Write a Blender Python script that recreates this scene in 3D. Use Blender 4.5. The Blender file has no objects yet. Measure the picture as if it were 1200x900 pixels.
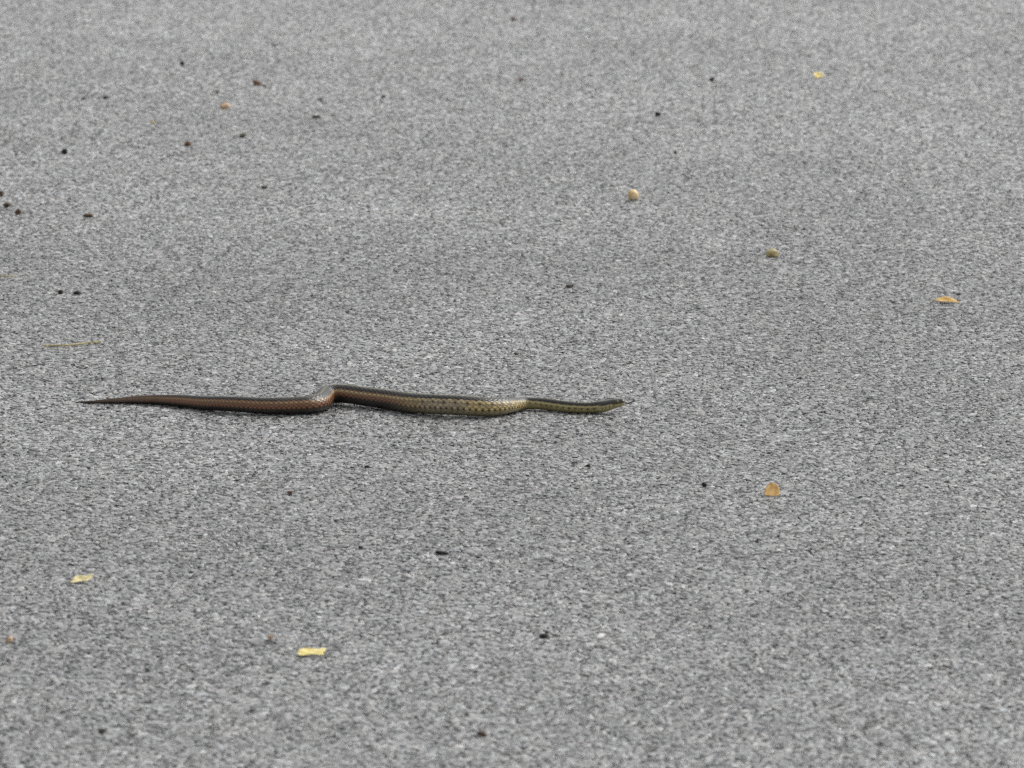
import bpy, bmesh, math, random
import numpy as np
from mathutils import Vector, Matrix

scene = bpy.context.scene
C = scene.collection
R = math.radians
rng = np.random.default_rng(11)
random.seed(7)

# ------------------------------------------------------------------ camera
DIST, CAM_H = 8.6, 1.50                      # slant distance to the snake, eye height
ELEV = math.asin(CAM_H / DIST)
CAM_Y = -DIST * math.cos(ELEV)
VIEW_W = 1.20                                # metres across the picture at the snake
cam_data = bpy.data.cameras.new('camera')
cam_data.sensor_width = 36.0
cam_data.lens = 36.0 * DIST / VIEW_W
cam_data.clip_start = 0.1
cam_data.clip_end = 3000.0
cam_data.dof.use_dof = True
cam_data.dof.focus_distance = 8.5
cam_data.dof.aperture_fstop = 17.0
cam = bpy.data.objects.new('camera', cam_data)
cam.location = (0.0, CAM_Y, CAM_H)
cam.rotation_euler = (math.pi / 2 - ELEV, 0, 0)
C.objects.link(cam)
scene.camera = cam

# ------------------------------------------------------------------ sky, sun, exposure
SUN_ELEV, SUN_AZ = R(46), R(58)              # veiled sun to the right and a little beyond the snake
world = bpy.data.worlds.new('World')
scene.world = world
world.use_nodes = True
nt = world.node_tree
nt.nodes.clear()
sky = nt.nodes.new('ShaderNodeTexSky')
sky.sky_type = 'NISHITA'
sky.sun_disc = False
sky.sun_elevation = SUN_ELEV
sky.sun_rotation = SUN_AZ
sky.dust_density = 4.0
sky.air_density = 1.2
hsv = nt.nodes.new('ShaderNodeHueSaturation')
hsv.inputs['Saturation'].default_value = 0.10   # grey cloud cover
bg = nt.nodes.new('ShaderNodeBackground')
bg.inputs['Strength'].default_value = 0.15
wo = nt.nodes.new('ShaderNodeOutputWorld')
nt.links.new(sky.outputs['Color'], hsv.inputs['Color'])
nt.links.new(hsv.outputs['Color'], bg.inputs['Color'])
nt.links.new(bg.outputs['Background'], wo.inputs['Surface'])

sun_data = bpy.data.lights.new('sun', 'SUN')
sun_data.energy = 1.0
sun_data.angle = R(28)
sun_data.color = (1.0, 0.98, 0.955)
sun = bpy.data.objects.new('sun', sun_data)
sd = Vector((math.sin(SUN_AZ) * math.cos(SUN_ELEV), math.cos(SUN_AZ) * math.cos(SUN_ELEV), math.sin(SUN_ELEV)))
sun.rotation_euler = sd.to_track_quat('Z', 'Y').to_euler()
sun.location = sd * 20
C.objects.link(sun)

scene.view_settings.view_transform = 'Standard'
scene.view_settings.look = 'None'
scene.view_settings.gamma = 1.0
scene.view_settings.exposure = 0.34
scene.view_settings.use_curve_mapping = False
scene.cycles.use_denoising = False
scene.cycles.max_bounces = 5

# ------------------------------------------------------------------ helpers
TOP = 0.0021                                  # height of the worn stone tops over the binder


def at(px, py, h=TOP):
    """Point of the level h that the photograph (1200 x 900) shows at pixel px, py."""
    k = VIEW_W / DIST / 1200.0
    u, v = (px - 600.0) * k, (450.0 - py) * k
    ce, se = math.cos(ELEV), math.sin(ELEV)
    d = Vector((u, ce + v * se, -se + v * ce))
    t = (h - CAM_H) / d.z
    return Vector((d.x * t, CAM_Y + d.y * t, h))


def mm(px, py):
    """Metres that one photo pixel covers, across the view, on the road at this pixel."""
    p = at(px, py)
    d = (p - Vector((0, CAM_Y, CAM_H))).dot(Vector((0, math.cos(ELEV), -math.sin(ELEV))))
    return d * VIEW_W / DIST / 1200.0


def srgb(r, g, b):
    f = lambda c: c / 12.92 if c <= 0.04045 else ((c + 0.055) / 1.055) ** 2.4
    return np.array([f(r / 255), f(g / 255), f(b / 255)])


def value_noise(x, y, cell, seed):
    r = np.random.default_rng(seed)
    g = r.random((256, 256))
    xi, yi = x / cell, y / cell
    x0, y0 = np.floor(xi).astype(int), np.floor(yi).astype(int)
    fx, fy = xi - x0, yi - y0
    fx, fy = fx * fx * (3 - 2 * fx), fy * fy * (3 - 2 * fy)
    a, b = g[x0 % 256, y0 % 256], g[(x0 + 1) % 256, y0 % 256]
    c, d = g[x0 % 256, (y0 + 1) % 256], g[(x0 + 1) % 256, (y0 + 1) % 256]
    return (a * (1 - fx) + b * fx) * (1 - fy) + (c * (1 - fx) + d * fx) * fy


def new_mat(name):
    m = bpy.data.materials.new(name)
    m.use_nodes = True
    n = m.node_tree
    n.nodes.clear()
    out = n.nodes.new('ShaderNodeOutputMaterial')
    bs = n.nodes.new('ShaderNodeBsdfPrincipled')
    n.links.new(bs.outputs['BSDF'], out.inputs['Surface'])
    return m, n, bs


def mottled(name, c1, c2, scale, rough=0.7, spec=0.3, bump=0.3, dist=0.0004, translucent=0.0):
    """Two-tone noise material for litter: c1, c2 are linear colours."""
    m, n, bs = new_mat(name)
    tc = n.nodes.new('ShaderNodeTexCoord')
    no = n.nodes.new('ShaderNodeTexNoise')
    no.inputs['Scale'].default_value = scale
    no.inputs['Detail'].default_value = 5.0
    oi = n.nodes.new('ShaderNodeObjectInfo')
    add = n.nodes.new('ShaderNodeVectorMath')
    add.operation = 'ADD'
    n.links.new(tc.outputs['Object'], add.inputs[0])
    n.links.new(oi.outputs['Random'], add.inputs[1])
    n.links.new(add.outputs[0], no.inputs['Vector'])
    cr = n.nodes.new('ShaderNodeValToRGB')
    cr.color_ramp.elements[0].position = 0.35
    cr.color_ramp.elements[1].position = 0.65
    cr.color_ramp.elements[0].color = (*c1, 1)
    cr.color_ramp.elements[1].color = (*c2, 1)
    n.links.new(no.outputs['Fac'], cr.inputs['Fac'])
    n.links.new(cr.outputs['Color'], bs.inputs['Base Color'])
    bs.inputs['Roughness'].default_value = rough
    bs.inputs['Specular IOR Level'].default_value = spec
    bu = n.nodes.new('ShaderNodeBump')
    bu.inputs['Strength'].default_value = bump
    bu.inputs['Distance'].default_value = dist
    n.links.new(no.outputs['Fac'], bu.inputs['Height'])
    n.links.new(bu.outputs['Normal'], bs.inputs['Normal'])
    return m


def mesh_obj(name, verts, faces, mat, parent=None, smooth=True):
    me = bpy.data.meshes.new(name)
    me.from_pydata([tuple(v) for v in verts], [], faces)
    me.update()
    if smooth:
        me.shade_smooth()
    me.materials.append(mat)
    o = bpy.data.objects.new(name, me)
    C.objects.link(o)
    if parent is not None:
        o.parent = parent
    return o


def tag(o, label, cat, group=None):
    o['label'] = label
    o['category'] = cat
    if group:
        o['group'] = group
    return o


# ------------------------------------------------------------------ road: binder sheet
m_road, n, bs = new_mat('asphalt_binder')
tc = n.nodes.new('ShaderNodeTexCoord')
vo = n.nodes.new('ShaderNodeTexVoronoi')
vo.inputs['Scale'].default_value = 190.0
n.links.new(tc.outputs['Object'], vo.inputs['Vector'])
no = n.nodes.new('ShaderNodeTexNoise')
no.inputs['Scale'].default_value = 420.0
no.inputs['Detail'].default_value = 4.0
n.links.new(tc.outputs['Object'], no.inputs['Vector'])
sep = n.nodes.new('ShaderNodeSeparateColor')
n.links.new(vo.outputs['Color'], sep.inputs['Color'])
cr = n.nodes.new('ShaderNodeValToRGB')                    # chips of lighter grit set in black bitumen
cr.color_ramp.elements[0].position = 0.12
cr.color_ramp.elements[0].color = (0.035, 0.035, 0.034, 1)
cr.color_ramp.elements[1].position = 0.62
cr.color_ramp.elements[1].color = (0.33, 0.328, 0.32, 1)
n.links.new(sep.outputs['Red'], cr.inputs['Fac'])
n.links.new(cr.outputs['Color'], bs.inputs['Base Color'])
bs.inputs['Roughness'].default_value = 0.5
bs.inputs['Specular IOR Level'].default_value = 0.8
bu = n.nodes.new('ShaderNodeBump')
bu.inputs['Strength'].default_value = 0.9
bu.inputs['Distance'].default_value = 0.0012
inv = n.nodes.new('ShaderNodeMath')
inv.operation = 'SUBTRACT'
n.links.new(no.outputs['Fac'], inv.inputs[0])
n.links.new(vo.outputs['Distance'], inv.inputs[1])
n.links.new(inv.outputs[0], bu.inputs['Height'])
n.links.new(bu.outputs['Normal'], bs.inputs['Normal'])
H = 600.0
road = mesh_obj('road', [(-H, -H, 0), (H, -H, 0), (H, H, 0), (-H, H, 0)], [(0, 1, 2, 3)], m_road, smooth=False)
road['kind'] = 'structure'

# ------------------------------------------------------------------ road: crushed stone set in the binder
m_stone, n, bs = new_mat('crushed_stone')
at_n = n.nodes.new('ShaderNodeAttribute')
at_n.attribute_type = 'INSTANCER'
at_n.attribute_name = 'tone'
tc = n.nodes.new('ShaderNodeTexCoord')
geo = n.nodes.new('ShaderNodeNewGeometry')
no = n.nodes.new('ShaderNodeTexNoise')
no.inputs['Scale'].default_value = 900.0
no.inputs['Detail'].default_value = 3.0
n.links.new(geo.outputs['Position'], no.inputs['Vector'])
mr = n.nodes.new('ShaderNodeMapRange')
mr.inputs['From Min'].default_value = 0.3
mr.inputs['From Max'].default_value = 0.7
mr.inputs['To Min'].default_value = 0.75
mr.inputs['To Max'].default_value = 1.25
n.links.new(no.outputs['Fac'], mr.inputs['Value'])
sc_n = n.nodes.new('ShaderNodeVectorMath')
sc_n.operation = 'SCALE'
n.links.new(at_n.outputs['Color'], sc_n.inputs[0])
n.links.new(mr.outputs['Result'], sc_n.inputs['Scale'])
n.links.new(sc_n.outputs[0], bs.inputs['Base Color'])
bs.inputs['Roughness'].default_value = 0.44
bs.inputs['Specular IOR Level'].default_value = 0.9

PITCH = 0.0045
ys = np.arange(-2.5, 4.25, PITCH * 0.866)
pts = []
for k, y in enumerate(ys):
    hw = 0.0710 * (y - CAM_Y) + 0.42
    x = np.arange(-hw, hw, PITCH) + (0.5 * PITCH if k % 2 else 0.0)
    pts.append(np.stack([x, np.full_like(x, y)], 1))
P = np.concatenate(pts)
P += rng.normal(0, PITCH * 0.30, P.shape)
N = len(P)
size = np.clip(rng.lognormal(math.log(0.00275), 0.32, N), 0.0012, 0.0052)
# the road's own slow changes of tone: cleaner and dustier patches some hand-widths across
slow = (value_noise(P[:, 0], P[:, 1], 0.42, 1) - 0.5) * 0.5 + (value_noise(P[:, 0], P[:, 1], 0.13, 2) - 0.5) * 0.35 \
    + (value_noise(P[:, 0], P[:, 1], 0.035, 3) - 0.5) * 0.12
dark = rng.random(N) < 0.21                                # chips of darker stone and chips still coated in bitumen
grey = np.where(dark, rng.uniform(0.02, 0.07, N), 0.24 * np.exp(rng.normal(0, 0.31, N)))
# far chips painted paler for the grazing sky sheen; nearest ones slightly paler too
far_sheen = np.clip((P[:, 1] + 0.35 * (value_noise(P[:, 0], P[:, 1], 0.6, 5) - 0.5) - 0.6) / 2.6, 0, 1)
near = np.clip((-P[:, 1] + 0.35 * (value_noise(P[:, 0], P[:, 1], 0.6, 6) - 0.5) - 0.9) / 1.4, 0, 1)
grey = np.clip(grey * (1 + 0.5 * slow) * (0.93 + 0.34 * far_sheen + 0.10 * near), 0.018, 0.52)
tint = rng.normal(0, 0.018, N)
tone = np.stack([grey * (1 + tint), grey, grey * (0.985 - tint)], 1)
scl = np.stack([size * rng.uniform(0.85, 1.3, N), size * rng.uniform(0.7, 1.0, N),
                np.clip(size * rng.uniform(0.38, 0.60, N), 0.0008, 0.0019)], 1)
rot = np.stack([rng.normal(0, 0.09, N), rng.normal(0, 0.09, N), rng.uniform(0, 6.283, N)], 1)
zc = np.clip(TOP - scl[:, 2] * 0.75 + rng.normal(0, 0.00020, N), -0.0009, 0.0016)
me = bpy.data.meshes.new('aggregate')
me.vertices.add(N)
me.vertices.foreach_set('co', np.column_stack([P, zc]).astype(np.float32).ravel())
for nm, typ, arr, key in (('scl', 'FLOAT_VECTOR', scl, 'vector'), ('rot', 'FLOAT_VECTOR', rot, 'vector')):
    a = me.attributes.new(nm, typ, 'POINT')
    a.data.foreach_set(key, arr.astype(np.float32).ravel())
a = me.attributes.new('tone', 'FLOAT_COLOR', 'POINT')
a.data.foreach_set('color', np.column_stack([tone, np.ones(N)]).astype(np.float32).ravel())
me.update()
me.materials.append(m_stone)
agg = bpy.data.objects.new('aggregate', me)
C.objects.link(agg)
agg.parent = road
agg['kind'] = 'stuff'
agg['label'] = 'grey crushed stone chips set in the asphalt'

ng = bpy.data.node_groups.new('aggregate', 'GeometryNodeTree')
ng.interface.new_socket('Geometry', in_out='INPUT', socket_type='NodeSocketGeometry')
ng.interface.new_socket('Geometry', in_out='OUTPUT', socket_type='NodeSocketGeometry')
gi = ng.nodes.new('NodeGroupInput')
go = ng.nodes.new('NodeGroupOutput')
m2p = ng.nodes.new('GeometryNodeMeshToPoints')
iop = ng.nodes.new('GeometryNodeInstanceOnPoints')
join = ng.nodes.new('GeometryNodeJoinGeometry')
for k in range(9):
    ico = ng.nodes.new('GeometryNodeMeshIcoSphere')
    ico.inputs['Radius'].default_value = 1.0
    ico.inputs['Subdivisions'].default_value = 2
    pos = ng.nodes.new('GeometryNodeInputPosition')
    sh = ng.nodes.new('ShaderNodeVectorMath')
    sh.operation = 'ADD'
    sh.inputs[1].default_value = (7.3 * k + 1.1, 3.7 * k, 5.1 * k)
    nz = ng.nodes.new('ShaderNodeTexNoise')
    nz.inputs['Scale'].default_value = 1.15
    nz.inputs['Detail'].default_value = 1.0
    sub = ng.nodes.new('ShaderNodeVectorMath')
    sub.operation = 'SUBTRACT'
    sub.inputs[1].default_value = (0.5, 0.5, 0.5)
    mul = ng.nodes.new('ShaderNodeVectorMath')
    mul.operation = 'SCALE'
    mul.inputs['Scale'].default_value = 1.7
    ad = ng.nodes.new('ShaderNodeVectorMath')
    ad.operation = 'ADD'
    cap = ng.nodes.new('ShaderNodeVectorMath')          # tops worn flat by tyres
    cap.operation = 'MINIMUM'
    cap.inputs[1].default_value = (9, 9, 0.54)
    sp = ng.nodes.new('GeometryNodeSetPosition')
    L = ng.links.new
    L(pos.outputs[0], sh.inputs[0])
    L(sh.outputs[0], nz.inputs['Vector'])
    L(nz.outputs['Color'], sub.inputs[0])
    L(sub.outputs[0], mul.inputs[0])
    L(pos.outputs[0], ad.inputs[0])
    L(mul.outputs[0], ad.inputs[1])
    L(ad.outputs[0], cap.inputs[0])
    L(ico.outputs['Mesh'], sp.inputs['Geometry'])
    L(cap.outputs[0], sp.inputs['Position'])
    smt = ng.nodes.new('GeometryNodeSetMaterial')
    smt.inputs['Material'].default_value = m_stone
    L(sp.outputs[0], smt.inputs['Geometry'])
    g2i = ng.nodes.new('GeometryNodeGeometryToInstance')
    L(smt.outputs[0], g2i.inputs[0])
    L(g2i.outputs[0], join.inputs[0])
iop.inputs['Pick Instance'].default_value = True


def named(nm, typ):
    na = ng.nodes.new('GeometryNodeInputNamedAttribute')
    na.data_type = typ
    na.inputs['Name'].default_value = nm
    return na.outputs[0]


e2r = ng.nodes.new('FunctionNodeEulerToRotation')
L(named('rot', 'FLOAT_VECTOR'), e2r.inputs[0])
L(gi.outputs[0], m2p.inputs['Mesh'])
L(m2p.outputs[0], iop.inputs['Points'])
L(join.outputs[0], iop.inputs['Instance'])
L(e2r.outputs[0], iop.inputs['Rotation'])
L(named('scl', 'FLOAT_VECTOR'), iop.inputs['Scale'])
L(iop.outputs[0], go.inputs[0])
md = agg.modifiers.new('aggregate', 'NODES')
md.node_group = ng

# ------------------------------------------------------------------ snake
# photo column, row of the belly on the road, half height in mm, lift of the belly in mm
S = [(88.7, 472.2, 0.5, 0.3), (97, 472.6, 1.1, 0.3), (107, 473.2, 1.7, 0.3), (133, 473.3, 3.1, 0.2), (160, 473.5, 4.6, 0.2),
     (187, 474.6, 5.9, 0.0), (213, 477.3, 7.1, 0.0), (240, 480.9, 8.0, 0.2), (262, 483.3, 8.6, 1.2), (284, 485.0, 9.0, 1.4),
     (306, 485.7, 9.4, 0.3), (327, 486.0, 9.8, 0.0), (348, 485.6, 10.0, 0.0), (361, 485.1, 10.2, 0.0), (370.5, 483.7, 10.3, 0.0),
     (376.5, 481.3, 10.4, 0.0), (378.8, 478.8, 10.5, 0.2), (380.8, 476.5, 10.6, 0.5), (385.5, 474.8, 10.7, 1.1), (394, 474.3, 10.8, 1.7), (402, 474.7, 10.8, 2.0), (410, 475.7, 10.9, 2.2), (430, 477.6, 10.9, 1.2),
     (457, 480.2, 11.2, 0.0), (483, 484.0, 11.3, 0.0), (510, 487.0, 11.4, 1.2), (535, 488.6, 11.4, 1.8), (558, 489.0, 11.2, 0.8),
     (574, 488.3, 10.8, 0.0), (587, 486.8, 10.0, 0.0), (598, 484.4, 8.9, 0.0), (606, 482.2, 7.8, 0.2), (615, 480.9, 7.1, 0.8),
     (626, 480.9, 6.8, 1.0), (640, 481.4, 6.7, 0.8), (653, 482.6, 6.6, 0.3), (667, 483.7, 6.4, 0.0), (680, 484.3, 6.2, 0.0),
     (692, 484.6, 6.2, 0.2), (701, 484.6, 6.7, 0.6), (707, 484.6, 7.0, 1.4), (713, 484.6, 6.9, 2.8), (718, 484.6, 6.5, 4.6),
     (722, 484.6, 5.9, 6.0), (726, 484.6, 5.2, 7.5), (729, 484.6, 4.5, 8.9), (731, 484.6, 3.5, 10.1), (732.4, 484.6, 2.2, 11.5)]
ctrl = []
for px, py, r, lift in S:
    p = at(px, py, TOP - 0.0005)
    ctrl.append((p.x, p.y, p.z + (r + lift) * 0.001, r * 0.001, px))
ctrl = np.array(ctrl)
# Catmull-Rom through the stations, then even steps along the body
dense = []
for i in range(len(ctrl) - 1):
    p0, p1, p2, p3 = ctrl[max(i - 1, 0)], ctrl[i], ctrl[i + 1], ctrl[min(i + 2, len(ctrl) - 1)]
    for t in np.linspace(0, 1, 24, endpoint=False):
        dense.append(0.5 * ((2 * p1) + (p2 - p0) * t + (2 * p0 - 5 * p1 + 4 * p2 - p3) * t * t + (3 * p1 - p0 - 3 * p2 + p3) * t ** 3))
dense.append(ctrl[-1])
dense = np.array(dense)
seg = np.linalg.norm(np.diff(dense[:, :3], axis=0), axis=1)
arc = np.concatenate([[0], np.cumsum(seg)])
STEP = 0.00062
nr = int(arc[-1] / STEP) + 1
sa = np.linspace(0, arc[-1], nr)
path = np.stack([np.interp(sa, arc, dense[:, k]) for k in range(5)], 1)
ker = np.exp(-0.5 * (np.arange(-9, 10) / 4.0) ** 2)
ker /= ker.sum()
for k in range(3):
    pad = np.concatenate([np.full(9, path[0, k]), path[:, k], np.full(9, path[-1, k])])
    sm = np.convolve(pad, ker, 'valid')
    path[9:-9, k] = sm[9:-9]
path[:, 3] = np.maximum(path[:, 3], 0.0004)
cen, rad, ppx = path[:, :3], path[:, 3], path[:, 4]
T = np.gradient(cen, axis=0)
T /= np.linalg.norm(T, axis=1)[:, None]
T[:, 2] *= 1 - 0.85 * np.clip((ppx - 696) / 6, 0, 1)      # head plates keep upright sections
T /= np.linalg.norm(T, axis=1)[:, None]
Sd = np.cross(T, np.array([0, 0, 1.0]))
Sd /= np.linalg.norm(Sd, axis=1)[:, None]                 # towards the viewer's side: the snake's right
Up = np.cross(Sd, T)
NA = 168
th = np.linspace(0, 2 * math.pi, NA, endpoint=False)      # 0 right side, 90 back, 270 belly
PHI = (math.pi / 2 - th + math.pi) % (2 * math.pi) - math.pi   # 0 on the back, + on the right, +-pi on the belly
wid = np.interp(ppx, [88, 600, 690, 700, 708, 714, 720, 726, 730, 732], [1.03, 1.03, 1.02, 1.10, 1.22, 1.24, 1.16, 1.2, 1.4, 1.5])
ca, sn = np.cos(th), np.sin(th)
ex = np.sign(ca) * np.abs(ca) ** 0.92
ez = np.where(sn < 0, -np.abs(sn) ** 0.8 * 0.93, sn)
# scale lattice: u along the body, v around it
diam = 2 * rad
slen = np.clip(0.27 * diam, 0.0009, 0.0061)
u = np.cumsum(STEP / slen)
ROWW = R(11.6)
VENT = R(128)
U2, PH2 = np.meshgrid(u, PHI, indexing='ij')
V2 = PH2 / ROWW
best = np.full(U2.shape, 9.0)
DU, DV, RI, CI = (np.zeros(U2.shape) for _ in range(4))
for off in (0, 1):
    j = np.floor(V2) + off
    sh_ = 0.5 * (np.abs(j) % 2)
    i = np.round(U2 - sh_)
    du, dv = U2 - i - sh_, V2 - j
    d = 2 * np.abs(du) + np.abs(dv)
    m = d < best
    best = np.where(m, d, best)
    DU, DV, RI, CI = np.where(m, du, DU), np.where(m, dv, DV), np.where(m, j, RI), np.where(m, i, CI)
d = np.clip(best, 0, 1)
is_v = np.abs(PH2) > VENT                                  # broad belly plates
vu = U2 - np.floor(U2)
headk = np.clip((ppx - 700) / 6.0, 0, 1)[:, None]          # small body scales give way to head plates
edge = 1 - d ** 3
relief = (0.055 * (0.5 - DU) + 0.055 * edge + 0.02 * np.exp(-(DV / 0.12) ** 2)) * diam[:, None] * 0.32
relief_v = 0.020 * (1 - vu) * diam[:, None] * 0.5
relief = np.where(is_v, relief_v, relief) * (1 - headk)
# head: brow ridge, flat crown, mouth groove
PX2 = np.repeat(ppx[:, None], NA, 1)
adeg = np.degrees(np.abs(PH2))
brow = np.exp(-((PX2 - 722) / 3.2) ** 2) * np.exp(-((adeg - 48) / 14) ** 2) * 0.0007
crown = -np.clip((PX2 - 702) / 8, 0, 1) * np.exp(-(adeg / 34) ** 2) * 0.07 * rad[:, None]
mouth = -np.exp(-((adeg - (112 - 8 * np.clip((PX2 - 712) / 18, 0, 1))) / 3.0) ** 2) * np.clip((PX2 - 711) / 3, 0, 1) * 0.00035
relief = relief + brow + crown + mouth
RX = rad[:, None] * wid[:, None] * ex[None, :]
RZ = rad[:, None] * ez[None, :]
nrmx, nrmz = ca[None, :], sn[None, :]
co = cen[:, None, :] + Sd[:, None, :] * (RX + relief * nrmx)[..., None] + Up[:, None, :] * (RZ + relief * nrmz)[..., None]

# pigment of the skin, scale by scale
scale_rand = np.abs(np.sin(RI * 127.1 + CI * 311.7 + 3.0) * 43758.5453) % 1.0
black = srgb(18, 16, 15)
dorsal_dark = srgb(30, 27, 23)
dorsal_dark_tail = srgb(52, 42, 35)
stripe = srgb(142, 138, 96)
russet = srgb(140, 92, 58)
russet_dk = srgb(70, 46, 33)
tan = srgb(174, 154, 104)
pinkish = srgb(156, 140, 122)
olive = srgb(150, 141, 92)
belly_rear = srgb(46, 41, 38)
belly_front = srgb(128, 121, 96)


def mix(a, b, k):
    return a * (1 - k[..., None]) + b * k[..., None]


def ss(x, a, b):
    t = np.clip((x - a) / (b - a), 0, 1)
    return t * t * (3 - 2 * t)


full = np.ones(U2.shape)
col = np.zeros(U2.shape + (3,))
front = ss(PX2, 455, 515)                                   # rear russet, front tan
neck = ss(PX2, 585, 635)
tail = 1 - ss(PX2, 150, 230)
flank = mix(np.broadcast_to(russet, col.shape), russet_dk, 0.55 * scale_rand * (1 - tail) + 0.35 * tail)
flank = mix(flank, srgb(98, 80, 66), tail * 0.7)
tanv = mix(np.broadcast_to(tan, col.shape), pinkish, ss(PX2, 488, 505) * (1 - ss(PX2, 540, 556)) * 0.75)
tanv = mix(tanv, olive, neck)
flank = mix(flank, tanv, front)
flank = flank * (0.72 + 0.56 * scale_rand)[..., None]
col[:] = flank
# lower flank greyer towards the belly at the rear
bel = mix(np.broadcast_to(belly_rear, col.shape), belly_front, front)
bel = mix(bel, olive * 0.8, neck * 0.7)
rear_mid = (1 - front) * ss(PX2, 378, 392)
lowk = ss(adeg, 98 - 10 * (1 - front), 116 - 10 * (1 - front))
lowk_rear = ss(adeg, 78, 98)
col = mix(col, bel, lowk * (1 - rear_mid) + lowk_rear * rear_mid)
col = np.where(is_v[..., None], bel * (0.9 + 0.1 * np.clip(vu * 3, 0, 1))[..., None], col)
# pale side stripe
lat0 = np.interp(ppx, [88, 380, 400, 480, 520, 600, 640, 732], [58, 58, 60, 58, 52, 56, 70, 71])[:, None]
latk = np.exp(-((adeg - lat0) / 7.5) ** 2) * np.interp(ppx, [88, 240, 378, 395, 470, 520, 590, 615, 700, 712],
                                                   [0.1, 0.3, 0.35, 0.75, 0.75, 0.35, 0.4, 0.95, 0.95, 0.1])[:, None]
col = mix(col, srgb(184, 170, 120), latk)
# dark back between the stripes
band = np.interp(ppx, [88, 240, 380, 400, 480, 540, 600, 640, 700, 732], [40, 44, 47, 48, 46, 43, 46, 57, 60, 60])[:, None]
wob = 4.0 * np.sin(CI * 2.4 + RI)
bandk = 1 - ss(adeg + wob * 0.5, band - 4, band + 3)
dk = mix(np.broadcast_to(dorsal_dark, col.shape), dorsal_dark_tail, tail)
col = mix(col, dk * (0.8 + 0.4 * scale_rand)[..., None], bandk * (1 - 0.35 * tail))
# yellowish stripe down the back
dors = (1 - ss(adeg, 6.0, 9.0)) * np.interp(ppx, [88, 130, 250, 380, 700, 706], [0.05, 0.1, 0.15, 0.5, 0.5, 0.0])[:, None]
col = mix(col, stripe, dors)
# black checker spots: one row low on the flank, a second high one, set between scales
spot_low = np.exp(-((adeg - np.interp(ppx, [88, 380, 480, 600, 640, 732], [98, 98, 97, 97, 84, 84])[:, None]) / 7.5) ** 2)
ph_s = (U2 * 1.0) % 1.0
spot_on = np.clip(1.3 * np.exp(-((ph_s - 0.5) / 0.22) ** 2), 0, 1)
per2 = np.exp(-(((U2 * 0.5) % 1.0 - 0.5) / 0.19) ** 2)
k1 = spot_low * spot_on * np.interp(ppx, [88, 200, 240, 380, 392, 470, 490, 600, 612], [0, 0.2, 0.9, 0.9, 0.1, 0.2, 1, 1, 0.1])[:, None]
spot_hi = np.exp(-((adeg - np.interp(ppx, [600, 640, 700], [62, 86, 88])[:, None]) / 10.0) ** 2) * per2
k2 = spot_hi * np.interp(ppx, [88, 480, 500, 560, 600, 625, 695, 706], [0, 0, 0.5, 0.7, 0.8, 0.95, 0.95, 0])[:, None]
k3 = np.exp(-((adeg - 66) / 5) ** 2) * np.exp(-(((U2 + 0.5) % 1.0 - 0.5) / 0.17) ** 2) * \
    np.interp(ppx, [230, 250, 380, 390, 440, 480, 580, 600], [0, 0.6, 0.6, 0.1, 0.2, 0.75, 0.8, 0])[:, None]
col = mix(col, black, np.clip(k1 + k2 + k3, 0, 1))
# skin between the scales, pale hind rims
seam = ss(d, 0.70, 0.92) * (~is_v) * (1 - headk)
col = mix(col, black * 1.3, seam * np.where(adeg < band, 0.4, 0.85 - 0.3 * front))
rim = np.exp(-((DU + 0.30) / 0.10) ** 2) * (d < 0.85) * (adeg > band) * (~is_v)
col = col * (1 + (0.8 - 0.3 * front) * rim * (1 - headk))[..., None]
vseam = (is_v & (vu < 0.14))
col = np.where((vseam & (headk < 0.5))[..., None], col * 0.6, col)
# head: slate crown, olive lips with dark bars, pale chin
hk = ss(PX2, 698, 706)
crown_c = srgb(46, 44, 39)
lip_c = srgb(166, 156, 112)
chin_c = srgb(158, 146, 98)
hc = mix(np.broadcast_to(crown_c, col.shape), lip_c, ss(adeg, 70 + 16 * ss(PX2, 714, 722), 78 + 16 * ss(PX2, 714, 722)))
hc = mix(hc, chin_c, ss(adeg, 116, 122))
bars = np.zeros(U2.shape)
for bx in (705.5, 709.5, 714.3, 719.0):
    bars = np.maximum(bars, np.exp(-((PX2 - bx) / 0.9) ** 2) * np.exp(-((adeg - 94) / 14) ** 2))
hc = mix(hc, black, bars * 0.8)
gr = np.exp(-((adeg - (112 - 8 * np.clip((PX2 - 712) / 18, 0, 1))) / 2.6) ** 2) * ss(PX2, 711, 713)
hc = mix(hc, black, gr * 0.6)
col = mix(col, hc, hk)
col = col * (0.5 + 0.5 * ss(PX2, 95, 165))[..., None]         # dusky tail tip

NV = nr * NA
verts = co.reshape(-1, 3)
caps = np.array([cen[0] - T[0] * 0.0006, cen[-1] + T[-1] * 0.0004])
verts = np.concatenate([verts, caps])
cols = np.concatenate([col.reshape(-1, 3), [col[0, 0], col[-1, 0]]])
ii, jj = np.meshgrid(np.arange(nr - 1), np.arange(NA), indexing='ij')
j2 = (jj + 1) % NA
quads = np.stack([ii * NA + jj, ii * NA + j2, (ii + 1) * NA + j2, (ii + 1) * NA + jj], -1).reshape(-1, 4)
a0 = np.arange(NA)
tris = np.concatenate([np.stack([(a0 + 1) % NA, a0, np.full(NA, NV)], 1),
                       np.stack([(nr - 1) * NA + a0, (nr - 1) * NA + (a0 + 1) % NA, np.full(NA, NV + 1)], 1)])
base = at(430, 480, TOP)
snake = bpy.data.objects.new('snake', None)
snake.location = base
snake.empty_display_size = 0.05
C.objects.link(snake)
tag(snake, 'striped brown and olive garter snake stretched out across the grey asphalt', 'snake')
verts = verts - np.array(base)

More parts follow.
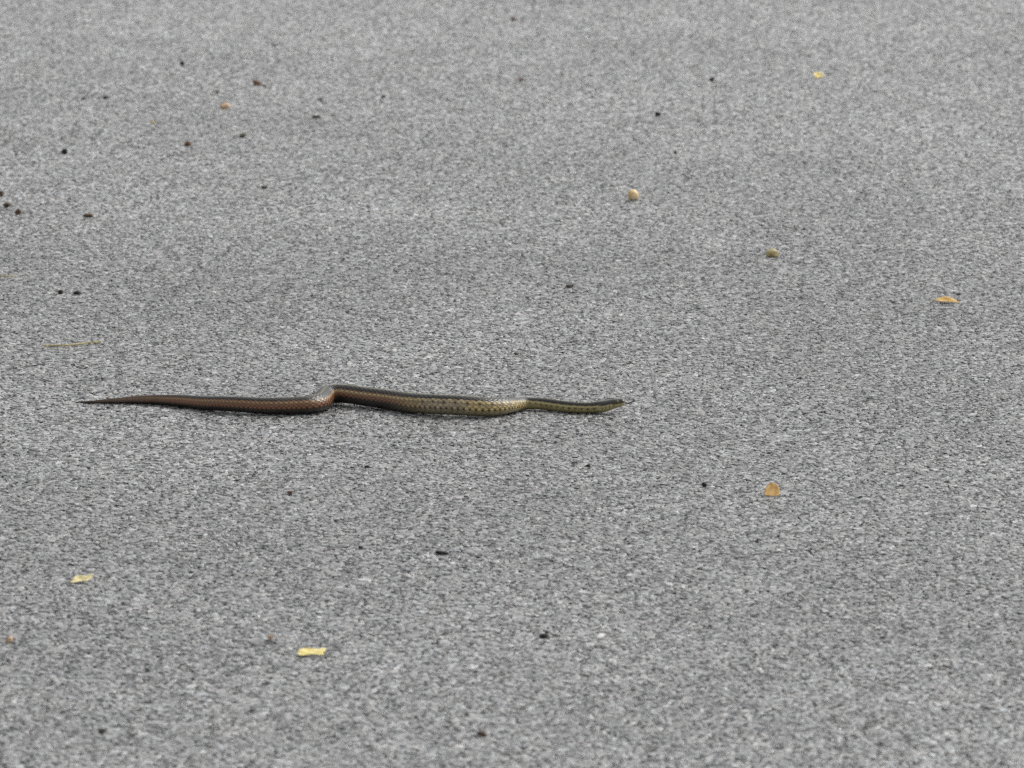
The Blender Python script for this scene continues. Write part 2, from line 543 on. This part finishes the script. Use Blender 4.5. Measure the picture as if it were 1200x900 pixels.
m_skin, n, bs = new_mat('snake_skin')
pa = n.nodes.new('ShaderNodeAttribute')
pa.attribute_name = 'pigment'
tc = n.nodes.new('ShaderNodeTexCoord')
no = n.nodes.new('ShaderNodeTexNoise')
no.inputs['Scale'].default_value = 700.0
no.inputs['Detail'].default_value = 3.0
n.links.new(tc.outputs['Object'], no.inputs['Vector'])
mr = n.nodes.new('ShaderNodeMapRange')
mr.inputs['To Min'].default_value = 0.68
mr.inputs['To Max'].default_value = 1.22
n.links.new(no.outputs['Fac'], mr.inputs['Value'])
sc_n = n.nodes.new('ShaderNodeVectorMath')
sc_n.operation = 'SCALE'
n.links.new(pa.outputs['Color'], sc_n.inputs[0])
n.links.new(mr.outputs['Result'], sc_n.inputs['Scale'])
n.links.new(sc_n.outputs[0], bs.inputs['Base Color'])
bs.inputs['Roughness'].default_value = 0.30
bs.inputs['Specular IOR Level'].default_value = 0.5

me = bpy.data.meshes.new('body')
me.from_pydata(verts.tolist(), [], quads.tolist() + tris.tolist())
me.update()
me.shade_smooth()
a = me.attributes.new('pigment', 'FLOAT_COLOR', 'POINT')
a.data.foreach_set('color', np.column_stack([cols, np.ones(len(cols))]).astype(np.float32).ravel())
me.materials.append(m_skin)
body = bpy.data.objects.new('body', me)
C.objects.link(body)
body.parent = snake

# eyes: a dark ball with a pale iris ring, on both sides
m_eye, n, bs = new_mat('eye_dark')
bs.inputs['Base Color'].default_value = (0.012, 0.010, 0.008, 1)
bs.inputs['Roughness'].default_value = 0.08
m_iris = mottled('eye_iris', srgb(110, 92, 50), srgb(150, 128, 70), 2500, 0.3, 0.5, 0.0)
ie = int(np.argmin(np.abs(ppx - 723.0)))
for sgn in (1, -1):
    phi = R(68)
    out = Sd[ie] * sgn * math.sin(phi) + Up[ie] * math.cos(phi)
    ec = cen[ie] + Sd[ie] * sgn * rad[ie] * wid[ie] * math.sin(phi) * 0.86 + Up[ie] * rad[ie] * math.cos(phi) * 0.95
    bm = bmesh.new()
    bmesh.ops.create_uvsphere(bm, u_segments=20, v_segments=12, radius=0.0020)
    me = bpy.data.meshes.new('eye')
    bm.to_mesh(me)
    bm.free()
    me.shade_smooth()
    me.materials.append(m_eye)
    o = bpy.data.objects.new('eye', me)
    o.location = Vector(ec) - base
    C.objects.link(o)
    o.parent = snake
    # iris ring
    q = Vector(out).to_track_quat('Z', 'Y').to_matrix()
    vs, fs = [], []
    for a_ in range(20):
        for rr, zz in ((0.00115, 0.00164), (0.00155, 0.00127)):
            vs.append(q @ Vector((rr * math.cos(a_ * math.pi / 10), rr * math.sin(a_ * math.pi / 10), zz + 0.00002)))
    for a_ in range(20):
        b_ = (a_ + 1) % 20
        fs.append((2 * a_, 2 * a_ + 1, 2 * b_ + 1, 2 * b_))
    mesh_obj('iris', vs, fs, m_iris, o)


def tube(points, radii, sides=8):
    """Vertices and faces of a closed tapering tube along points."""
    pts_ = [Vector(p) for p in points]
    vs, fs = [], []
    for i_, p in enumerate(pts_):
        t_ = (pts_[min(i_ + 1, len(pts_) - 1)] - pts_[max(i_ - 1, 0)]).normalized()
        s_ = t_.cross(Vector((0, 0, 1)))
        s_ = s_.normalized() if s_.length > 1e-6 else Vector((1, 0, 0))
        u_ = s_.cross(t_)
        for k_ in range(sides):
            a_ = 2 * math.pi * k_ / sides
            vs.append(p + (s_ * math.cos(a_) + u_ * math.sin(a_)) * radii[i_])
    for i_ in range(len(pts_) - 1):
        for k_ in range(sides):
            l_ = (k_ + 1) % sides
            fs.append((i_ * sides + k_, i_ * sides + l_, (i_ + 1) * sides + l_, (i_ + 1) * sides + k_))
    fs.append(tuple(range(sides))[::-1])
    fs.append(tuple((len(pts_) - 1) * sides + k_ for k_ in range(sides)))
    return vs, fs


m_tongue = mottled('tongue_dark', srgb(26, 18, 17), srgb(48, 28, 26), 900, 0.35, 0.5, 0.1)
tip = Vector(cen[-1]) - base
fw = Vector(T[-1])
fw.z = 0
fw.normalize()
sd_ = Vector(Sd[-1])
zz = Vector((0, 0, 1))
stem = [tip - fw * 0.004 - zz * 0.0006, tip + fw * 0.0005 - zz * 0.0012, tip + fw * 0.003 - zz * 0.0018, tip + fw * 0.0052 - zz * 0.0014]
tongue_v, tongue_f = tube(stem, [0.0009, 0.0009, 0.0008, 0.0008])
for sg, rise in ((0.35, 0.0034), (-0.5, 0.0022)):
    e_ = stem[-1]
    fork = [e_, e_ + fw * 0.002 + sd_ * sg * 0.0012 + zz * rise * 0.25, e_ + fw * 0.0042 + sd_ * sg * 0.003 + zz * rise * 0.65,
            e_ + fw * 0.0062 + sd_ * sg * 0.0052 + zz * rise]
    v_, f_ = tube(fork, [0.0008, 0.0007, 0.0006, 0.0003])
    k0 = len(tongue_v)
    tongue_v += v_
    tongue_f += [tuple(x + k0 for x in f) for f in f_]
mesh_obj('tongue', tongue_v, tongue_f, m_tongue, snake)

# ------------------------------------------------------------------ litter on the road
M = {
    'yellow': mottled('leaf_yellow', srgb(210, 190, 110), srgb(230, 216, 150), 220, 0.5, 0.35, 0.25),
    'cream': mottled('leaf_cream', srgb(208, 192, 138), srgb(226, 214, 166), 220, 0.55, 0.35, 0.25),
    'ochre': mottled('leaf_ochre', srgb(184, 146, 80), srgb(212, 178, 112), 260, 0.5, 0.35, 0.3),
    'orange': mottled('leaf_orange', srgb(192, 150, 88), srgb(214, 176, 116), 260, 0.5, 0.35, 0.3),
    'tan': mottled('husk_tan', srgb(198, 164, 108), srgb(238, 220, 178), 180, 0.45, 0.4, 0.3),
    'khaki': mottled('husk_khaki', srgb(128, 112, 70), srgb(176, 164, 122), 180, 0.5, 0.4, 0.3),
    'peach': mottled('crumb_peach', srgb(160, 130, 102), srgb(200, 176, 148), 260, 0.7, 0.3, 0.4),
    'rust': mottled('crumb_rust', srgb(72, 52, 40), srgb(118, 92, 72), 260, 0.75, 0.3, 0.4),
    'brown': mottled('seed_brown', srgb(48, 36, 28), srgb(110, 86, 68), 260, 0.6, 0.35, 0.4),
    'black': mottled('pellet_black', srgb(20, 19, 18), srgb(40, 38, 35), 400, 0.6, 0.3, 0.4),
    'dark': mottled('crumb_dark', srgb(34, 31, 28), srgb(66, 60, 52), 400, 0.75, 0.3, 0.4),
    'green': mottled('crumb_green', srgb(58, 60, 40), srgb(112, 110, 74), 300, 0.7, 0.3, 0.4),
    'straw': mottled('straw_dry', srgb(150, 136, 84), srgb(190, 174, 122), 200, 0.6, 0.3, 0.3),
    'twig': mottled('twig_dark', srgb(44, 40, 35), srgb(80, 72, 62), 260, 0.8, 0.2, 0.4),
}


def place(o, px, py, rz=0.0):
    o.location = at(px, py, TOP)
    o.rotation_euler = (0, 0, rz)


def lump(name, px, py, w, h, mat, label, cat, group=None, deep=1.0, rough=0.35, rz=0.0, seed=0):
    """A crumb, seed or pellet: w, h in photo pixels; uneven, flat underneath, sitting at row py."""
    s = mm(px, py)
    rw, rh = w * s * 0.46, max(h * s * 0.45, 0.0011)
    bm = bmesh.new()
    bmesh.ops.create_icosphere(bm, subdivisions=3, radius=1.0)
    r_ = random.Random(seed * 31 + int(px))
    waves = [(Vector((r_.uniform(-1, 1), r_.uniform(-1, 1), r_.uniform(-1, 1))).normalized(), r_.uniform(1.5, 5.0), r_.uniform(0, 6.28)) for _ in range(7)]
    for v in bm.verts:
        c_ = v.co.copy()
        k_ = 1.0 + rough * sum(math.sin(c_.dot(w_) * f_ + p_) / (1 + 0.4 * f_) for w_, f_, p_ in waves) * 0.5
        c_ *= k_
        c_.z = max(c_.z, -0.72)
        v.co = Vector((c_.x * rw, c_.y * rw * deep, (c_.z + 0.72) * rh * 1.14))
    me_ = bpy.data.meshes.new(name)
    bm.to_mesh(me_)
    bm.free()
    me_.shade_smooth()
    me_.materials.append(M[mat])
    o = bpy.data.objects.new(name, me_)
    C.objects.link(o)
    place(o, px, py + h / 2 - 0.5, rz)
    return tag(o, label, cat, group)


def leaf(name, px, py, length, width, mat, label, rz, curl=0.15, fold=0.25, lift=0.001, shape='oval', group=None, tilt=(0, 0), up=0.0003):
    """A thin fallen leaf: length and width in mm; blade with thickness, a midrib and a short stalk."""
    nu, nv = 22, 13
    Lm, Wm = length * 0.001, width * 0.001
    top, f = [], []
    for i_ in range(nu):
        t_ = i_ / (nu - 1)
        if shape == 'oval':
            prof = math.sin(math.pi * (0.03 + 0.94 * t_)) ** 0.62
        elif shape == 'torn':
            prof = (0.88 + 0.12 * math.sin(6.5 * t_ + 0.9)) * min(1.0, 3 * t_ + 0.62) * min(1.0, 3 * (1 - t_) + 0.72)
        elif shape == 'dome':
            prof = math.sqrt(max(0.0, 1 - t_ ** 2.6)) * min(1.0, 3.5 * t_ + 0.6) + 0.06
        else:
            prof = math.sin(math.pi * (0.02 + 0.95 * t_)) ** 0.9
        for j_ in range(nv):
            q_ = (j_ / (nv - 1)) * 2 - 1
            y_ = q_ * prof * Wm / 2
            x_ = (t_ - 0.5) * Lm + (0.28 * y_ + 0.04 * Lm * math.sin(5 * q_ + 1) * abs(2 * t_ - 1) if shape == 'torn' else 0.0)
            z_ = abs(q_) * prof * fold * Wm / 2 + curl * Lm * (2 * t_ - 1) ** 2 + 0.025 * Wm * math.sin(9 * t_ + 4 * q_)
            z_ += 0.03 * Wm * math.exp(-(q_ / 0.12) ** 2)          # midrib
            top.append((x_, y_, z_))
    thick = 0.00035
    zmin = min(p[2] for p in top)
    vs = [(x, y, z - zmin + thick + lift) for x, y, z in top] + [(x, y, z - zmin + lift) for x, y, z in top]
    K = nu * nv
    for i_ in range(nu - 1):
        for j_ in range(nv - 1):
            a_ = i_ * nv + j_
            f.append((a_, a_ + nv, a_ + nv + 1, a_ + 1))
            f.append((K + a_, K + a_ + 1, K + a_ + nv + 1, K + a_ + nv))
    for i_ in range(nu - 1):
        a_, b_ = i_ * nv, (i_ + 1) * nv
        f.append((a_, K + a_, K + b_, b_))
        a_, b_ = i_ * nv + nv - 1, (i_ + 1) * nv + nv - 1
        f.append((a_, b_, K + b_, K + a_))
    for j_ in range(nv - 1):
        f.append((j_, j_ + 1, K + j_ + 1, K + j_))
        a_ = (nu - 1) * nv + j_
        f.append((a_, K + a_, K + a_ + 1, a_ + 1))
    rot_ = Matrix.Rotation(tilt[0], 3, 'X') @ Matrix.Rotation(tilt[1], 3, 'Y')
    vs = [rot_ @ Vector(v) for v in vs]
    low = min(v.z for v in vs)
    vs = [v - Vector((0, 0, low - up)) for v in vs]
    o = mesh_obj(name, vs, f, M[mat])
    place(o, px, py, rz)
    return tag(o, label, 'leaf', group)


def stalk(name, pix, radius, mat, label, cat, lift=0.0008):
    """A straw or twig lying along the listed photo pixels."""
    o0 = at(*pix[0])
    pts_ = [at(x, y, TOP + radius * 0.9 + lift * (0.5 + 0.5 * math.sin(3 * i_))) - o0 for i_, (x, y) in enumerate(pix)]
    fine = []
    for i_ in range(len(pts_) - 1):
        for t_ in (0, 0.25, 0.5, 0.75):
            fine.append(pts_[i_].lerp(pts_[i_ + 1], t_) + Vector((0, random.uniform(-1, 1) * radius * 0.5, 0)))
    fine.append(pts_[-1])
    rr = [radius * (0.65 + 0.35 * math.sin(2.2 * i_)) * (0.55 + 0.45 * min(1, 4 * (1 - i_ / len(fine)))) for i_ in range(len(fine))]
    v_, f_ = tube(fine, rr, 7)
    o = mesh_obj(name, v_, f_, M[mat])
    o.location = o0
    return tag(o, label, cat)


# leaves
leaf('fallen_leaf', 365, 768, 26, 17, 'yellow', 'long pale yellow leaf lying flat with a dark shadow under its edge', R(3), 0.02, 0.06, 0.0, 'torn', tilt=(R(12), 0), up=0.0016)
leaf('fallen_leaf', 96, 682.5, 20, 16, 'cream', 'torn cream yellow leaf with a small dark notch in its edge', R(-6), 0.05, 0.3, 0.0, 'torn', tilt=(R(14), R(-8)), up=0.001)
leaf('fallen_leaf', 905, 580.5, 17, 16, 'orange', 'broad orange tan leaf tip standing tilted beside a round black pellet', R(84), 0.05, 0.10, 0.0, 'dome', tilt=(0, R(-46)))
leaf('fallen_leaf', 1109, 354.5, 31, 15, 'ochre', 'narrow ochre leaf rolled lengthwise with a pointed tip', R(-5), 0.0, 0.35, 0.0, 'narrow', tilt=(R(14), R(4)))
leaf('leaf_scrap', 959.5, 91, 14, 16, 'yellow', 'small bright yellow leaf scrap far beyond the snake', R(12), 0.08, 0.15, 0.0, 'dome', tilt=(R(24), R(-8)))

# husks and pale crumbs
lump('seed_husk', 742, 227, 16, 14, 'tan', 'round pale tan seed husk with a bright top', 'husk', deep=0.9, rough=0.2)
lump('seed_husk', 905, 296, 17, 10.5, 'khaki', 'flattened khaki seed husk shaped like a bean', 'husk', deep=0.7, rough=0.22)
lump('bark_crumb', 265.5, 124, 12, 7, 'peach', 'peach coloured bark crumb with a dark corner', 'crumb', rough=0.5)
lump('bark_crumb', 301, 97.5, 10, 5, 'rust', 'rust brown crumb with a short dark stem beside it', 'crumb', rough=0.5)
lump('bark_crumb', 220.5, 168.5, 8, 5, 'rust', 'small orange brown crumb beside a thin dark twig', 'crumb', rough=0.5)
lump('bark_crumb', 285, 158.5, 9, 5, 'green', 'flat olive brown crumb with a pale upper side', 'crumb', rough=0.5)
lump('bark_crumb', 179, 143.5, 6, 4, 'straw', 'tiny yellow green crumb', 'crumb', rough=0.5)
lump('bark_crumb', 254.5, 107.5, 5, 4, 'green', 'tiny dark green crumb close behind the peach bark crumb', 'crumb', rough=0.5)
lump('bark_crumb', 104, 252.5, 14, 4, 'brown', 'long flat brown bark sliver lying near two brown seeds', 'crumb', deep=0.5, rough=0.4)
lump('bark_crumb', 610.5, 93.5, 6, 4, 'rust', 'tiny reddish brown crumb on bare road far beyond the snake', 'crumb', 'tiny reddish crumbs', rough=0.5)
lump('bark_crumb', 791.5, 178.5, 5, 4, 'rust', 'tiny reddish brown crumb near the pale round seed husk', 'crumb', 'tiny reddish crumbs', rough=0.5)
lump('bark_crumb', 317, 747, 5, 5, 'peach', 'tiny orange crumb near the long pale yellow leaf', 'crumb', rough=0.5)
lump('bark_crumb', 10.5, 749.5, 11, 7, 'peach', 'tan crumb with a dark underside, on the tail side of the torn cream leaf', 'crumb', rough=0.6)
lump('bark_crumb', 1.5, 227, 6, 7, 'brown', 'brown crumb just behind the pair of brown seeds', 'crumb', rough=0.5)

# brown seeds
lump('brown_seed', 8, 239.5, 8.5, 7, 'brown', 'square brown seed with a pale top, one of a close pair', 'seed', 'pair of brown seeds', rough=0.3)
lump('brown_seed', 21.5, 248, 9.5, 7, 'brown', 'tapered brown seed with one pale side, one of a close pair', 'seed', 'pair of brown seeds', rough=0.3)
lump('brown_seed', 601.5, 21.5, 7, 6, 'brown', 'brown seed lying alone, farthest from the snake', 'seed', rough=0.4)

# black pellets
G = 'round black pellets on the road'
lump('black_pellet', 76, 177, 8, 7, 'black', 'large round black pellet beyond the tail of the snake', 'pellet', G, rough=0.2)
lump('black_pellet', 213.5, 74, 6, 5, 'black', 'round black pellet behind the rust brown crumb', 'pellet', G, rough=0.2)
lump('black_pellet', 771, 133.5, 7, 6, 'black', 'round black pellet between the seed husk and the yellow leaf scrap', 'pellet', G, rough=0.2)
lump('black_pellet', 71, 342, 6.5, 5, 'black', 'round black pellet beside an oval one, above the dry straw', 'pellet', G, rough=0.15)
lump('black_pellet', 90.5, 342.5, 9.5, 5, 'black', 'oval black pellet beside a round one, above the dry straw', 'pellet', G, rough=0.25)
lump('black_pellet', 825.5, 567.5, 7, 6, 'black', 'round black pellet beside the orange tan leaf tip', 'pellet', G, rough=0.15)
lump('black_pellet', 834, 93, 5.5, 5, 'black', 'small black pellet with a thin dark stem beside it', 'pellet', G, rough=0.3)

# dark crumbs of bark and soil
G = 'flat dark crumbs on the road'
for px_, py_, w_, h_, mt_, lb_ in (
        (123.5, 114, 7, 4, 'dark', 'flat dark crumb far behind the large round black pellet'),
        (369.5, 136.5, 10, 4, 'dark', 'wide flat dark crumb beyond the olive brown crumb'),
        (310.5, 219.5, 7, 4, 'dark', 'flat dark crumb on bare road between the tail and the twig'),
        (668, 335.5, 10, 4, 'dark', 'wide flat dark crumb behind the front half of the snake'),
        (340, 577.5, 7, 5, 'brown', 'small brown crumb in front of the rear half of the snake'),
        (430, 547, 6, 4, 'dark', 'small dark crumb close in front of the middle of the snake'),
        (517, 647.5, 14, 5, 'black', 'long black crumb lying in front of the snake'),
        (422.5, 641.5, 6, 4, 'dark', 'small dark crumb near the long black crumb'),
        (637.5, 745.5, 12, 5, 'black', 'flat black crumb between the long black crumb and the squat dark brown crumb'),
        (565, 859.5, 12, 7, 'brown', 'squat dark brown crumb lying alone, farthest in front of the snake'),
        (449, 113.5, 4, 4, 'dark', 'tiny dark crumb between the two reddish brown crumbs and the wide dark crumb'),
        (1123, 345, 5, 3, 'dark', 'tiny dark crumb beside the rolled ochre leaf'),
        (604.5, 414.5, 6, 3, 'dark', 'tiny dark crumb just behind the middle of the snake'),
        (689, 545.5, 6, 4, 'dark', 'tiny dark crumb in front of the head of the snake'),
        (121, 857, 8, 6, 'dark', 'dark crumb in front of the torn cream leaf and the tan crumb'),
        (98, 115.5, 5, 4, 'brown', 'tiny brown crumb beside the far flat dark crumb')):
    lump('dark_crumb', px_, py_, w_, h_ * 0.8, mt_, lb_, 'crumb', G, deep=0.8, rough=0.55)

# straws and twigs
stalk('dry_straw', [(51, 405.2), (62, 404.8), (74, 405.0), (88, 403.6), (100, 402.2), (110, 401.4), (119, 399.8)], 0.0015, 'straw',
      'dry yellow grass straw lying behind the tail of the snake', 'straw')
stalk('dry_straw', [(-2, 322.5), (6, 323.5), (13, 323.2), (19, 324)], 0.0010, 'straw', 'short pale straw beyond the long dry straw, near the paired black pellets', 'straw')
stalk('dark_twig', [(776, 293.5), (782, 294.8), (787, 293.6), (791, 294.6)], 0.0008, 'twig', 'short kinked dark twig near the khaki seed husk', 'twig')
stalk('dark_twig', [(203, 178.5), (208, 180), (214, 182.5)], 0.0009, 'twig', 'thin dark twig near the small orange brown crumb', 'twig')
stalk('dark_twig', [(145, 167), (150, 166), (156, 164.6)], 0.0008, 'twig', 'thin grey brown twig far behind the tail of the snake', 'twig')
stalk('dark_twig', [(837, 101), (845, 101.6), (853, 101)], 0.0008, 'twig', 'thin dark stem lying beside the small black pellet', 'twig')
stalk('dark_twig', [(305, 98), (309, 99.5), (313, 102)], 0.0009, 'twig', 'short dark stem beside the rust brown crumb', 'twig')
